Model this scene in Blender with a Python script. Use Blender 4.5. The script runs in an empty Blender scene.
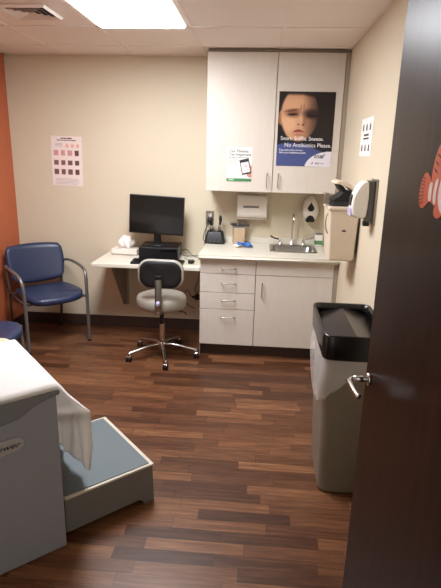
import bpy, bmesh, math, random
from mathutils import Vector, Matrix
PI = math.pi
R = math.radians
S = bpy.context.scene
col = S.collection
random.seed(4)

# ---------------------------------------------------------------- camera, world, lamps, exposure
F_PX, PITCH, YAW, ROLL = 497.5, 0.2759, -0.0713, 0.0241
fw = Vector((math.sin(YAW)*math.cos(PITCH), math.cos(YAW)*math.cos(PITCH), -math.sin(PITCH)))
rt = Vector((math.cos(YAW), -math.sin(YAW), 0)); up = rt.cross(fw)
rr = math.cos(ROLL)*rt + math.sin(ROLL)*up
uu = -math.sin(ROLL)*rt + math.cos(ROLL)*up
cd = bpy.data.cameras.new('camera'); cam = bpy.data.objects.new('camera', cd); col.objects.link(cam)
M = Matrix((rr, uu, -fw)).transposed().to_4x4(); M.translation = Vector((0, -4.4022, 1.6094))
cam.matrix_world = M
cd.sensor_fit = 'VERTICAL'; cd.sensor_height = 24; cd.lens = 24*F_PX/588; cd.clip_start = .02
S.camera = cam
w = bpy.data.worlds.new('world'); S.world = w; w.use_nodes = True
w.node_tree.nodes['Background'].inputs[0].default_value = (1, .93, .85, 1)
w.node_tree.nodes['Background'].inputs[1].default_value = .22
LIGHT_POWER = 10.5
S.view_settings.view_transform = 'Standard'; S.view_settings.look = 'None'
S.view_settings.gamma = 1; S.view_settings.use_curve_mapping = False
S.view_settings.exposure = 1.95

# ---------------------------------------------------------------- materials
def lin(c):
    return tuple(((x/12.92) if x <= .04045 else ((x+.055)/1.055)**2.4) for x in c)
def hx(h):
    return lin(tuple(int(h[i:i+2], 16)/255 for i in (0, 2, 4)))
def mat(name, h, rough=.5, metal=0, var=.06, scale=12, bump=0, bscale=200, alpha=1, coat=0, trans=0, sub=0):
    m = bpy.data.materials.new(name); m.use_nodes = True
    nt = m.node_tree; b = nt.nodes['Principled BSDF']
    c = hx(h)
    tc = nt.nodes.new('ShaderNodeTexCoord')
    nz = nt.nodes.new('ShaderNodeTexNoise'); nz.inputs['Scale'].default_value = scale; nz.inputs['Detail'].default_value = 4
    nt.links.new(tc.outputs['Object'], nz.inputs['Vector'])
    mx = nt.nodes.new('ShaderNodeMix'); mx.data_type = 'RGBA'
    mx.inputs[6].default_value = tuple(x*(1-var) for x in c)+(1,)
    mx.inputs[7].default_value = tuple(min(1, x*(1+var)) for x in c)+(1,)
    nt.links.new(nz.outputs['Fac'], mx.inputs[0]); nt.links.new(mx.outputs[2], b.inputs['Base Color'])
    b.inputs['Roughness'].default_value = rough; b.inputs['Metallic'].default_value = metal
    b.inputs['Coat Weight'].default_value = coat
    b.inputs['Alpha'].default_value = alpha
    b.inputs['Transmission Weight'].default_value = trans
    if bump:
        n2 = nt.nodes.new('ShaderNodeTexNoise'); n2.inputs['Scale'].default_value = bscale
        nt.links.new(tc.outputs['Object'], n2.inputs['Vector'])
        bp = nt.nodes.new('ShaderNodeBump'); bp.inputs['Strength'].default_value = bump; bp.inputs['Distance'].default_value = .002
        nt.links.new(n2.outputs['Fac'], bp.inputs['Height']); nt.links.new(bp.outputs[0], b.inputs['Normal'])
    return m
def mathn(nt, op, a, b=None):
    n = nt.nodes.new('ShaderNodeMath'); n.operation = op
    for i, v in enumerate((a, b)):
        if v is None: continue
        if isinstance(v, (int, float)): n.inputs[i].default_value = v
        else: nt.links.new(v, n.inputs[i])
    return n.outputs[0]
def floor_mat():
    m = bpy.data.materials.new('plank_floor'); m.use_nodes = True
    nt = m.node_tree; b = nt.nodes['Principled BSDF']; L = nt.links
    tc = nt.nodes.new('ShaderNodeTexCoord'); sp = nt.nodes.new('ShaderNodeSeparateXYZ'); L.new(tc.outputs['Object'], sp.inputs[0])
    x, y = sp.outputs[0], sp.outputs[1]
    ry = mathn(nt, 'DIVIDE', y, .066); row = mathn(nt, 'FLOOR', ry)
    wn = nt.nodes.new('ShaderNodeTexWhiteNoise'); wn.noise_dimensions = '1D'; L.new(row, wn.inputs['W'])
    cx = mathn(nt, 'ADD', mathn(nt, 'DIVIDE', x, .42), mathn(nt, 'MULTIPLY', wn.outputs['Value'], 7.3))
    cl = mathn(nt, 'FLOOR', cx)
    cmb = nt.nodes.new('ShaderNodeCombineXYZ'); L.new(cl, cmb.inputs[0]); L.new(row, cmb.inputs[1])
    w2 = nt.nodes.new('ShaderNodeTexWhiteNoise'); w2.noise_dimensions = '2D'; L.new(cmb.outputs[0], w2.inputs['Vector'])
    # grain
    mp = nt.nodes.new('ShaderNodeMapping'); mp.inputs['Scale'].default_value = (3.2, 45, 1); L.new(tc.outputs['Object'], mp.inputs[0])
    ad = nt.nodes.new('ShaderNodeVectorMath'); ad.operation = 'ADD'; L.new(mp.outputs[0], ad.inputs[0])
    sc = nt.nodes.new('ShaderNodeVectorMath'); sc.operation = 'SCALE'; L.new(w2.outputs['Color'], sc.inputs[0]); sc.inputs['Scale'].default_value = 40
    L.new(sc.outputs[0], ad.inputs[1])
    nz = nt.nodes.new('ShaderNodeTexNoise'); nz.inputs['Scale'].default_value = 1.6; nz.inputs['Detail'].default_value = 6; nz.inputs['Roughness'].default_value = .65
    L.new(ad.outputs[0], nz.inputs['Vector'])
    f = mathn(nt, 'ADD', mathn(nt, 'MULTIPLY', w2.outputs['Value'], .42), mathn(nt, 'MULTIPLY', nz.outputs['Fac'], .85))
    f = mathn(nt, 'SUBTRACT', f, .12)
    rp = nt.nodes.new('ShaderNodeValToRGB'); L.new(f, rp.inputs[0])
    e = rp.color_ramp.elements
    e[0].position = .12; e[0].color = hx('301c12')+(1,)
    e[1].position = .95; e[1].color = hx('a07450')+(1,)
    for p_, c_ in ((.38, '4c2e1d'), (.6, '68432c'), (.78, '80583a')):
        q = e.new(p_); q.color = hx(c_)+(1,)
    # seams
    fy = mathn(nt, 'FRACT', ry); fx = mathn(nt, 'FRACT', cx)
    sy = mathn(nt, 'LESS_THAN', fy, .03); sx = mathn(nt, 'LESS_THAN', fx, .006)
    s = mathn(nt, 'MAXIMUM', sy, sx)
    mx = nt.nodes.new('ShaderNodeMix'); mx.data_type = 'RGBA'; L.new(mathn(nt, 'MULTIPLY', s, .55), mx.inputs[0])
    L.new(rp.outputs[0], mx.inputs[6]); mx.inputs[7].default_value = hx('1c0d08')+(1,)
    L.new(mx.outputs[2], b.inputs['Base Color'])
    b.inputs['Roughness'].default_value = .36
    b.inputs['Specular IOR Level'].default_value = .35
    bp = nt.nodes.new('ShaderNodeBump'); bp.inputs['Strength'].default_value = .15; bp.inputs['Distance'].default_value = .002
    L.new(nz.outputs['Fac'], bp.inputs['Height']); L.new(bp.outputs[0], b.inputs['Normal'])
    return m
def grain_mat(name, c1, c2, rough, sx, sy, sz, coat=0, spec=.5):
    m = bpy.data.materials.new(name); m.use_nodes = True
    nt = m.node_tree; b = nt.nodes['Principled BSDF']; L = nt.links
    tc = nt.nodes.new('ShaderNodeTexCoord'); mp = nt.nodes.new('ShaderNodeMapping'); mp.inputs['Scale'].default_value = (sx, sy, sz)
    L.new(tc.outputs['Object'], mp.inputs[0])
    nz = nt.nodes.new('ShaderNodeTexNoise'); nz.inputs['Scale'].default_value = 1; nz.inputs['Detail'].default_value = 7; nz.inputs['Roughness'].default_value = .6
    L.new(mp.outputs[0], nz.inputs['Vector'])
    rp = nt.nodes.new('ShaderNodeValToRGB'); L.new(nz.outputs['Fac'], rp.inputs[0])
    rp.color_ramp.elements[0].position = .32; rp.color_ramp.elements[0].color = hx(c1)+(1,)
    rp.color_ramp.elements[1].position = .68; rp.color_ramp.elements[1].color = hx(c2)+(1,)
    L.new(rp.outputs[0], b.inputs['Base Color']); b.inputs['Roughness'].default_value = rough
    b.inputs['Coat Weight'].default_value = coat; b.inputs['Coat Roughness'].default_value = .12
    b.inputs['Specular IOR Level'].default_value = spec
    return m
def paper_mat():
    m = mat('thin_white_paper', 'faf8f6', .7, var=.02, bump=.5, bscale=22)
    nt = m.node_tree; out = nt.nodes['Material Output']; b = nt.nodes['Principled BSDF']
    tr = nt.nodes.new('ShaderNodeBsdfTranslucent'); tr.inputs[0].default_value = hx('f2ede6')+(1,)
    mx = nt.nodes.new('ShaderNodeMixShader'); mx.inputs[0].default_value = .42
    nt.links.new(b.outputs[0], mx.inputs[1]); nt.links.new(tr.outputs[0], mx.inputs[2]); nt.links.new(mx.outputs[0], out.inputs[0])
    return m
def print_mat():
    m = bpy.data.materials.new('printed_paper'); m.use_nodes = True
    nt = m.node_tree; b = nt.nodes['Principled BSDF']
    a = nt.nodes.new('ShaderNodeVertexColor'); a.layer_name = 'ink'
    nt.links.new(a.outputs['Color'], b.inputs['Base Color']); b.inputs['Roughness'].default_value = .35
    return m
def emit_mat(name, h, s):
    m = bpy.data.materials.new(name); m.use_nodes = True
    b = m.node_tree.nodes['Principled BSDF']
    b.inputs['Base Color'].default_value = hx('f4f4f0')+(1,)
    b.inputs['Emission Color'].default_value = hx(h)+(1,); b.inputs['Emission Strength'].default_value = s
    return m
MT = dict(
    wall=mat('cream_wall_paint', 'd5cab1', .6, var=.02, scale=3, bump=.12, bscale=260),
    orange=mat('orange_wall_paint', 'b5603c', .55, var=.03, scale=3, bump=.12, bscale=260),
    ceil=mat('ceiling_tile', 'f2eae2', .9, var=.05, scale=60, bump=.35, bscale=150),
    grid=mat('ceiling_grid', 'f0e8df', .6, var=.02),
    lam=grain_mat('pale_laminate', 'd3cabd', 'd7cfc4', .42, 90, 90, 9),
    lamedge=mat('laminate_edge', '8a7d6e', .6),
    gap=mat('cabinet_gap', '4e443a', .8),
    filler=mat('cabinet_filler', 'a39684', .5),
    counter=mat('cream_counter_laminate', 'dbd7c8', .32, var=.03, scale=180),
    deskedge=mat('desk_edge', 'cfc8b0', .4),
    base=mat('dark_brown_rubber_base', '43322a', .5, var=.05),
    floor=floor_mat(),
    door=grain_mat('dark_stained_wood', '140804', '30190f', .33, 30, 30, 2.2, coat=.0, spec=.2),
    chrome=mat('chrome', 'd2d2d2', .16, 1, var=.03),
    steel=mat('brushed_steel', 'a9a8a4', .3, 1, var=.08, scale=60),
    nickel=mat('satin_nickel', 'a59e94', .35, 1),
    black=mat('black_plastic', '0b0b0d', .4, var=.1),
    screen=mat('dark_screen', '060607', .2, var=.05, coat=.3),
    blackm=mat('matte_black', '0d0c0e', .6),
    white=mat('white_plastic', 'e6e1d8', .3, var=.02),
    offw=mat('cream_plastic', 'dccdb6', .38, var=.03),
    paper=mat('white_paper', 'f4f0ea', .7, var=.02, bump=.2, bscale=30),
    blue=mat('navy_vinyl', '25304d', .36, var=.12, scale=25, bump=.3, bscale=300),
    tube=mat('grey_powder_coat_tube', '7c7a78', .38, .6, var=.05),
    tubed=mat('dark_grey_tube', '575655', .4, .5),
    vinyl=mat('light_grey_vinyl', 'a3a095', .38, var=.04),
    tgrey=mat('exam_table_laminate', '9699a0', .5, var=.03),
    tlip=mat('exam_table_trim', '7c7d80', .38, var=.03),
    badge=mat('badge_plate', 'adabac', .35),
    cushion=mat('beige_vinyl', 'd8b89a', .45),
    tread=mat('ribbed_rubber_tread', '5c676b', .6, var=.12, scale=200, bump=.5, bscale=350),
    stepb=mat('grey_step_plastic', '74736f', .5),
    stepe=mat('pale_step_edge', 'c4bdac', .5),
    bin=mat('grey_bin_plastic', '7a7263', .5, var=.08, scale=20),
    lid=mat('black_bin_lid', '100e0e', .24, var=.15),
    flap=mat('dark_brown_flap', '1b1511', .25, var=.2),
    ink=mat('black_ink', '161616', .5), inkw=mat('white_ink', 'f2f2f2', .5), inkg=mat('grey_ink', '77787a', .5), inkd=mat('dark_grey_ink', '4a5450', .5), inkgreen=mat('light_green_ink', 'c4dcc0', .5),
    card=mat('bamboo_card', 'c4ad8c', .6, var=.1, scale=60),
    bluew=mat('blue_wrap', '2663b8', .45), green=mat('green_label', '5b8a5a', .5),
    forange=mat('orange_vinyl_decal', 'd2643c', .5), fdark=mat('brown_ink_decal', '571f14', .5), fwhite=mat('white_vinyl_decal', 'eae0dc', .5),
    liquid=mat('pale_lilac_plastic', 'b9b6dc', .3),
    print=print_mat(), thin=paper_mat(),
    lens=emit_mat('lit_diffuser', 'f3f5fb', LIGHT_POWER),
    slot=mat('dark_void', '3a3431', .8),
    bag=mat('translucent_bag', 'e6e4e0', .25, var=.05, alpha=.42),
    ledm=emit_mat('green_led', '66ff77', 1.5),
)

# ---------------------------------------------------------------- builders
def obj(name, bm, m, parent=None, smooth=False, sub=0, bevel=0):
    me = bpy.data.meshes.new(name)
    bmesh.ops.recalc_face_normals(bm, faces=bm.faces[:])
    bm.to_mesh(me); bm.free()
    o = bpy.data.objects.new(name, me); col.objects.link(o)
    me.materials.append(MT[m] if isinstance(m, str) else m)
    if smooth:
        for p in me.polygons: p.use_smooth = True
    if bevel:
        b = o.modifiers.new('bevel', 'BEVEL'); b.width = bevel; b.segments = 3; b.limit_method = 'ANGLE'; b.angle_limit = R(40)
        for p in me.polygons: p.use_smooth = True
        wn = o.modifiers.new('wn', 'WEIGHTED_NORMAL')
    if sub:
        s = o.modifiers.new('sub', 'SUBSURF'); s.levels = sub; s.render_levels = sub
    if parent: o.parent = parent
    return o
def tag(o, label, cat, group=None, kind=None):
    o['label'] = label; o['category'] = cat
    if group: o['group'] = group
    if kind: o['kind'] = kind
    return o
def thing(name, label, cat, loc=(0, 0, 0), rz=0, group=None):
    o = bpy.data.objects.new(name, None); o.empty_display_size = .05; col.objects.link(o)
    o.location = loc; o.rotation_euler = (0, 0, rz)
    return tag(o, label, cat, group)
def struct(o):
    o['kind'] = 'structure'; return o
def nb(): return bmesh.new()
def box(bm, x0, x1, y0, y1, z0, z1, mx=None):
    g = bmesh.ops.create_cube(bm, size=1)
    T = Matrix.Translation(((x0+x1)/2, (y0+y1)/2, (z0+z1)/2)) @ Matrix.Diagonal((abs(x1-x0), abs(y1-y0), abs(z1-z0), 1))
    bmesh.ops.transform(bm, matrix=(mx @ T) if mx else T, verts=g['verts']); return bm
def cyl(bm, p0, p1, r0, r1=None, n=20):
    r1 = r0 if r1 is None else r1
    p0, p1 = Vector(p0), Vector(p1); d = p1-p0
    g = bmesh.ops.create_cone(bm, cap_ends=True, segments=n, radius1=r0, radius2=r1, depth=d.length)
    T = Matrix.Translation((p0+p1)/2) @ d.to_track_quat('Z', 'Y').to_matrix().to_4x4()
    bmesh.ops.transform(bm, matrix=T, verts=g['verts']); return bm
def sph(bm, c, r, sx=1, sy=1, sz=1, n=16):
    g = bmesh.ops.create_uvsphere(bm, u_segments=n, v_segments=n//2+2, radius=r)
    bmesh.ops.transform(bm, matrix=Matrix.Translation(c) @ Matrix.Diagonal((sx, sy, sz, 1)), verts=g['verts']); return bm
def smooth_path(pts, it=2, closed=False):
    pts = [Vector(p) for p in pts]
    for _ in range(it):
        q = [] if closed else [pts[0]]
        n = len(pts)
        for i in range(n if closed else n-1):
            a, b = pts[i], pts[(i+1) % n]
            q += [a*.75+b*.25, a*.25+b*.75]
        if not closed: q.append(pts[-1])
        pts = q
    return pts
def tube(bm, pts, r, n=10, it=2, ry=None, closed=False):
    pts = smooth_path(pts, it, closed) if it else [Vector(p) for p in pts]
    rings = []; N = len(pts); prev = None
    for i, p in enumerate(pts):
        if closed: t = pts[(i+1) % N]-pts[i-1]
        else: t = pts[min(i+1, N-1)]-pts[max(i-1, 0)]
        t.normalize()
        if prev is None:
            a = Vector((0, 0, 1)) if abs(t.z) < .9 else Vector((1, 0, 0))
            nx = t.cross(a).normalized()
        else:
            nx = (prev - t*prev.dot(t)).normalized()
        prev = nx; ny = t.cross(nx)
        rad = r(i/(N-1)) if callable(r) else r
        rb = rad if ry is None else ry
        rings.append([bm.verts.new(p+nx*math.cos(2*PI*k/n)*rad+ny*math.sin(2*PI*k/n)*rb) for k in range(n)])
    for i in range(N if closed else N-1):
        A, B = rings[i], rings[(i+1) % N]
        for k in range(n): bm.faces.new((A[k], A[(k+1) % n], B[(k+1) % n], B[k]))
    if not closed:
        bm.faces.new(rings[0][::-1]); bm.faces.new(rings[-1])
    return bm
def prism(bm, poly, off, axis_map=lambda a, b, c: (a, b, c)):
    """poly: (a,b) list, extruded from c=off[0] to off[1]"""
    A = [bm.verts.new(axis_map(a, b, off[0])) for a, b in poly]
    B = [bm.verts.new(axis_map(a, b, off[1])) for a, b in poly]
    bm.faces.new(A[::-1]); bm.faces.new(B)
    n = len(poly)
    for i in range(n): bm.faces.new((A[i], A[(i+1) % n], B[(i+1) % n], B[i]))
    return bm
XZ = lambda a, b, c: (a, c, b)
YZ = lambda a, b, c: (c, a, b)
XY = lambda a, b, c: (a, b, c)
def lathe(bm, prof, c=(0, 0, 0), n=28, sx=1, sy=1):
    rings = []
    for r, z in prof:
        rings.append([bm.verts.new((c[0]+r*sx*math.cos(2*PI*k/n), c[1]+r*sy*math.sin(2*PI*k/n), c[2]+z)) for k in range(n)])
    for A, B in zip(rings, rings[1:]):
        for k in range(n): bm.faces.new((A[k], A[(k+1) % n], B[(k+1) % n], B[k]))
    bm.faces.new(rings[0][::-1]); bm.faces.new(rings[-1])
    return bm
def rrect(cx, cy, w, h, r, n=5):
    o = []
    for (sx, sy, a0) in ((1, 1, 0), (-1, 1, 90), (-1, -1, 180), (1, -1, 270)):
        for k in range(n+1):
            a = R(a0+90*k/n)
            o.append((cx+sx*(w/2-r)+r*math.cos(a), cy+sy*(h/2-r)+r*math.sin(a)))
    return o
def loft(bm, rings, cap=True):
    V = [[bm.verts.new(p) for p in r] for r in rings]
    n = len(V[0])
    for A, B in zip(V, V[1:]):
        for k in range(n): bm.faces.new((A[k], A[(k+1) % n], B[(k+1) % n], B[k]))
    if cap: bm.faces.new(V[0][::-1]); bm.faces.new(V[-1])
    return bm
def surf(bm, fn, nu, nv):
    V = [[bm.verts.new(fn(i/nu, j/nv)) for j in range(nv+1)] for i in range(nu+1)]
    for i in range(nu):
        for j in range(nv): bm.faces.new((V[i][j], V[i+1][j], V[i+1][j+1], V[i][j+1]))
    return bm
def solid(o, t, off=0):
    m = o.modifiers.new('solid', 'SOLIDIFY'); m.thickness = t; m.offset = off; return o
def text(name, body, size, parent, mx, m='ink', ext=.0002, sx=1, align='LEFT', shear=0, bold=0):
    c = bpy.data.curves.new(name, 'FONT'); c.body = body; c.size = size; c.extrude = ext; c.align_x = align; c.shear = shear; c.offset = bold
    t = bpy.data.objects.new(name, c); col.objects.link(t)
    bpy.context.view_layer.update()
    me = bpy.data.meshes.new_from_object(t.evaluated_get(bpy.context.evaluated_depsgraph_get()))
    me.transform(mx @ Matrix.Diagonal((sx, 1, 1, 1)))
    bpy.data.objects.remove(t)
    o = bpy.data.objects.new(name, me); col.objects.link(o); o.parent = parent
    me.materials.clear(); me.materials.append(MT[m]); return o
WALLTXT = lambda x, y, z: Matrix.Translation((x, y, z)) @ Matrix.Rotation(PI/2, 4, 'X')
def sheet(name, w_, h_, nx, ny, ink, parent=None, thick=.0012):
    """flat print in local XZ, facing -Y, origin at bottom centre"""
    bm = nb(); cl = bm.loops.layers.float_color.new('ink')
    V = [[bm.verts.new((-w_/2+w_*i/nx, 0, h_*j/ny)) for j in range(ny+1)] for i in range(nx+1)]
    cache = [[lin(ink(i/nx, 1-j/ny))+(1,) for j in range(ny+1)] for i in range(nx+1)]
    for i in range(nx):
        for j in range(ny):
            f = bm.faces.new((V[i][j], V[i+1][j], V[i+1][j+1], V[i][j+1]))
            for lp, (a, b) in zip(f.loops, ((i, j), (i+1, j), (i+1, j+1), (i, j+1))): lp[cl] = cache[a][b]
    o = obj(name, bm, 'print', parent); 
    solid(o, thick, 1)
    return o

# ---------------------------------------------------------------- room shell
XL, XR, ZC, YF = -2.187, .636, 2.37, -3.95
def wallbox(name, m, *a):
    return struct(obj(name, box(nb(), *a), m))
wallbox('floor', 'floor', XL-.1, XR+.1, -5.6, .1, -.1, 0)
wallbox('wall_back', 'wall', XL-.1, XR+.1, 0, .1, 0, ZC+.1)
wallbox('wall_left', 'orange', XL-.1, XL, YF, 0, 0, ZC+.1)
wallbox('wall_right', 'wall', XR, XR+.1, -4.1, 0, 0, ZC+.1)
bm = nb(); box(bm, XL-.1, -.5, YF-.12, YF, 0, ZC+.1); box(bm, .44, XR, YF-.12, YF, 0, ZC+.1); box(bm, -.5, .44, YF-.12, YF, 2.16, ZC+.1)
struct(obj('wall_front', bm, 'wall'))
# door casing
bm = nb(); box(bm, -.56, -.5, YF, YF+.015, 0, 2.22); box(bm, -.56, .5, YF, YF+.015, 2.16, 2.22)
struct(obj('trim_1', bm, 'base'))
LX0, LX1, LY0, LY1 = -1.065, -.49, -2.175, -.955
bm = nb()
box(bm, XL-.1, LX0, YF-.12, .1, ZC, ZC+.02); box(bm, LX1, XR+.1, YF-.12, .1, ZC, ZC+.02)
box(bm, LX0, LX1, LY1, .1, ZC, ZC+.02); box(bm, LX0, LX1, YF-.12, LY0, ZC, ZC+.02)
ceiling = struct(obj('ceiling', bm, 'ceil'))
bm = nb()
gw = .011
for x in (-1.67, -1.075, -.48, .115):
    box(bm, x-gw, x+gw, YF, 0, ZC-.005, ZC+.001)
for y in (-.375, -.96, -2.17, -2.77, -3.37):
    xs = (XL, XR)
    box(bm, xs[0], xs[1], y-gw, y+gw, ZC-.005, ZC+.001)
box(bm, XL, XR, -.02, 0, ZC-.004, ZC+.001); box(bm, XL, XL+.02, YF, 0, ZC-.004, ZC+.001); box(bm, XR-.02, XR, YF, 0, ZC-.004, ZC+.001)
struct(obj('trim_2', bm, 'grid'))
struct(obj('baseboard_back', box(nb(), XL, -.44, -.012, 0, 0, .105), 'base', bevel=.004))
struct(obj('baseboard_left', box(nb(), XL, XL+.012, YF, -.012, 0, .105), 'base', bevel=.004))
struct(obj('baseboard_right', box(nb(), XR-.012, XR, YF, -.63, 0, .105), 'base', bevel=.004))

# ceiling light
t = thing('ceiling_light', 'large bright rectangular recessed ceiling light panel', 'light', ((LX0+LX1)/2, (LY0+LY1)/2, ZC))
w2, h2 = (LX1-LX0)/2, (LY1-LY0)/2
obj('diffuser', box(nb(), -w2+.022, w2-.022, -h2+.022, h2-.022, -.013, .006), 'lens', t)  # lens lowered below the tiles so its lit sides add glow to the ceiling
bm = nb()
box(bm, -w2, w2, -h2, -h2+.022, -.007, .016); box(bm, -w2, w2, h2-.022, h2, -.007, .016)
box(bm, -w2, -w2+.022, -h2, h2, -.007, .016); box(bm, w2-.022, w2, -h2, h2, -.007, .016)
obj('frame', bm, 'grid', t)
# ceiling vent: nested square louvres
t = thing('ceiling_vent', 'square louvred air vent in the ceiling tile', 'vent', (-1.355, -1.305, ZC))
obj('backing', box(nb(), -.115, .115, -.115, .115, -.002, 0), 'slot', t)
for k in range(4):
    a = .130-.030*k
    bm = nb()
    def ring(h, z): return [(-h, -h, z), (h, -h, z), (h, h, z), (-h, h, z)]
    loft(bm, [ring(a, -.016), ring(a-.020, -.004)], cap=False)
    if k == 0: loft(bm, [ring(a+.012, -.003), ring(a, -.016)], cap=False)
    solid(obj('frame' if k == 0 else 'louvre', bm, 'grid', t), .0015)

# ---------------------------------------------------------------- open door with lever and fish decal
DX, DY, HX, HY = .352, -2.965, .409, -3.866
ang = math.atan2(HX-DX, DY-HY)            # lean of the door leaf
# local frame: +x runs from the latch edge toward the hinge, face is local -y side after rotation
dvec = Vector((HX-DX, HY-DY, 0)).normalized(); rz = math.atan2(dvec.y, dvec.x)
dr = bpy.data.objects.new('door_1', None); col.objects.link(dr); dr.location = (DX, DY, 0); dr.rotation_euler = (0, 0, rz)
dr['kind'] = 'structure'
# local +x -> toward hinge (-Y world). local -y -> world: rotate
# normal facing the room (-X world) is local -y rotated: check sign
n_loc = -1 if (Matrix.Rotation(rz, 3, 'Z') @ Vector((0, -1, 0))).x < 0 else 1
F = n_loc
DL = math.hypot(HX-DX, HY-DY)
obj('door_panel', box(nb(), 0, DL, 0, -F*.044, .008, 2.13), 'door', dr, bevel=.002)
for s, off in ((F, 0), (-F, -F*.044)):
    h = nb(); lx, lz = .04, .968
    cyl(h, (lx, off, lz), (lx, off+s*.008, lz), .019)
    lev = obj('lever_handle', tube(cyl(h, (lx, off+s*.008, lz), (lx, off+s*.052, lz), .0095),
        [(lx, off+s*.03, lz), (lx, off+s*.055, lz), (lx+.012, off+s*.066, lz), (lx+.05, off+s*.066, lz-.001), (lx+.085, off+s*.064, lz-.003), (lx+.105, off+s*.058, lz-.006)], .0072, n=12), 'chrome', dr, smooth=True)
obj('latch_plate', box(nb(), -.001, .0005, -F*.010, -F*.034, .90, 1.01), 'nickel', dr)
bm = nb()
for z in (.25, 1.1, 1.9): cyl(bm, (DL+.004, F*.004, z-.05), (DL+.004, F*.004, z+.05), .007, n=12)
obj('hinge', bm, 'nickel', dr)
# fish decal: u toward hinge, v up; drawn as layered thin vinyl cut-outs
fish = thing('fish_decal', 'orange and white striped cartoon fish cut-out stuck on the dark door', 'decal', (DX, DY, 0), rz)
def cut(name, poly, m, lvl):
    y0 = F*(.0006+.0008*lvl)
    return obj(name, prism(nb(), poly, (y0, y0+F*.0008), XZ), m, fish)
FU, FV = .268, 1.540    # centre of the tail
def P(pts): return [(FU+a*1.2, FV+b*.76) for a, b in pts]
def sm(pts, it=2): return [(v.x, v.y) for v in smooth_path([(a, b, 0) for a, b in pts], it, True)]
tail = sm([(-.012, -.048), (.004, -.055), (.03, -.028), (.045, -.022), (.045, .022), (.03, .03), (.012, .052), (-.004, .05), (-.018, .02), (-.020, -.02)])
body = sm([(.035, -.026), (.06, -.038), (.10, -.052), (.17, -.07), (.25, -.055), (.29, -.01), (.285, .05), (.24, .09), (.17, .105), (.09, .095), (.045, .050), (.032, .024)])
cut('tail_fin', P(tail), 'forange', 0)
cut('body', P(body), 'forange', 1)
cut('dorsal_fin', P(sm([(.03, .02), (.030, .06), (.036, .10), (.055, .14), (.085, .16), (.12, .15), (.14, .12), (.12, .08), (.08, .045)])), 'forange', 0)
cut('belly_fin', P(sm([(.06, -.03), (.055, -.06), (.075, -.072), (.095, -.055), (.10, -.04)])), 'forange', 0)
cut('belly_fin', P(sm([(.10, -.05), (.10, -.085), (.125, -.095), (.15, -.078), (.15, -.06)])), 'forange', 0)
cut('white_band', P(sm([(.030, -.027), (.043, -.028), (.040, 0), (.043, .027), (.030, .026), (.026, 0)])), 'fwhite', 2)
cut('white_band', P(sm([(.052, -.030), (.064, -.035), (.060, 0), (.066, .04), (.054, .035), (.048, 0)])), 'fwhite', 2)
cut('white_band', P(sm([(.082, .06), (.092, .07), (.082, .01), (.092, -.035), (.112, -.055), (.098, -.058), (.075, -.035), (.068, .01)])), 'fwhite', 2)
cut('white_band', P(sm([(.20, .09), (.225, .088), (.215, .01), (.22, -.06), (.195, -.065), (.19, .01)])), 'fwhite', 2)
cut('eye', P([(.255+.014*math.cos(2*PI*k/16), .03+.014*math.sin(2*PI*k/16)) for k in range(16)]), 'fdark', 2)
y0 = F*.0024
for k in range(8):
    b_ = -.044+.0125*k
    obj('ink_line', prism(nb(), P([(-.019, b_-.0012), (.004, b_*.75-.0012), (.004, b_*.75+.0012), (-.019, b_+.0012)]), (y0, y0+F*.0006), XZ), 'fdark', fish)
for a_, b_ in ((.040, .06), (.042, .08), (.047, .10), (.058, .12), (.07, .135)):
    obj('ink_line', prism(nb(), P([(a_, b_), (a_+.013, b_-.008), (a_+.013, b_-.004), (a_, b_+.004)]), (y0, y0+F*.0006), XZ), 'fdark', fish)

# ---------------------------------------------------------------- upper cabinet
UX0, UX1, UY, UZ0, UZ1 = -.430, .601, -.33, 1.32, 2.345
t = thing('wall_cabinet', 'pale laminate two-door cabinet hung above the sink counter', 'cabinet', (0, 0, 0))
obj('carcass', box(nb(), UX0+.001, XR-.001, UY+.02, -.001, UZ0, UZ1), 'lam', t)
obj('top_filler', box(nb(), UX0+.004, XR-.001, UY+.012, -.001, UZ1, ZC-.007), 'lamedge', t)
obj('side_filler', box(nb(), UX1+.004, XR-.001, UY, UY+.02, UZ0, UZ1), 'filler', t)
mid = .1
def pull(parent, x, y, z0, z1, horiz=False):
    if horiz: pts = [(x-z0, y, z1), (x-z0+.004, y-.024, z1), (x-z0+.012, y-.028, z1), (x+z0-.012, y-.028, z1), (x+z0-.004, y-.024, z1), (x+z0, y, z1)]
    else: pts = [(x, y, z0), (x, y-.024, z0+.004), (x, y-.028, z0+.012), (x, y-.028, z1-.012), (x, y-.024, z1-.004), (x, y, z1)]
    return obj('handle', tube(nb(), pts, .0042, n=8), 'nickel', parent, smooth=True)
for x0, x1, hxp in ((UX0, mid-.003, mid-.045), (mid+.003, UX1, mid+.045)):
    d = obj('cabinet_door', box(nb(), x0, x1, UY-.001, UY+.018, UZ0-.004, UZ1-.004), 'lam', t, bevel=.0015)
    pull(d, hxp, UY-.001, 1.355, 1.462)

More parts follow.
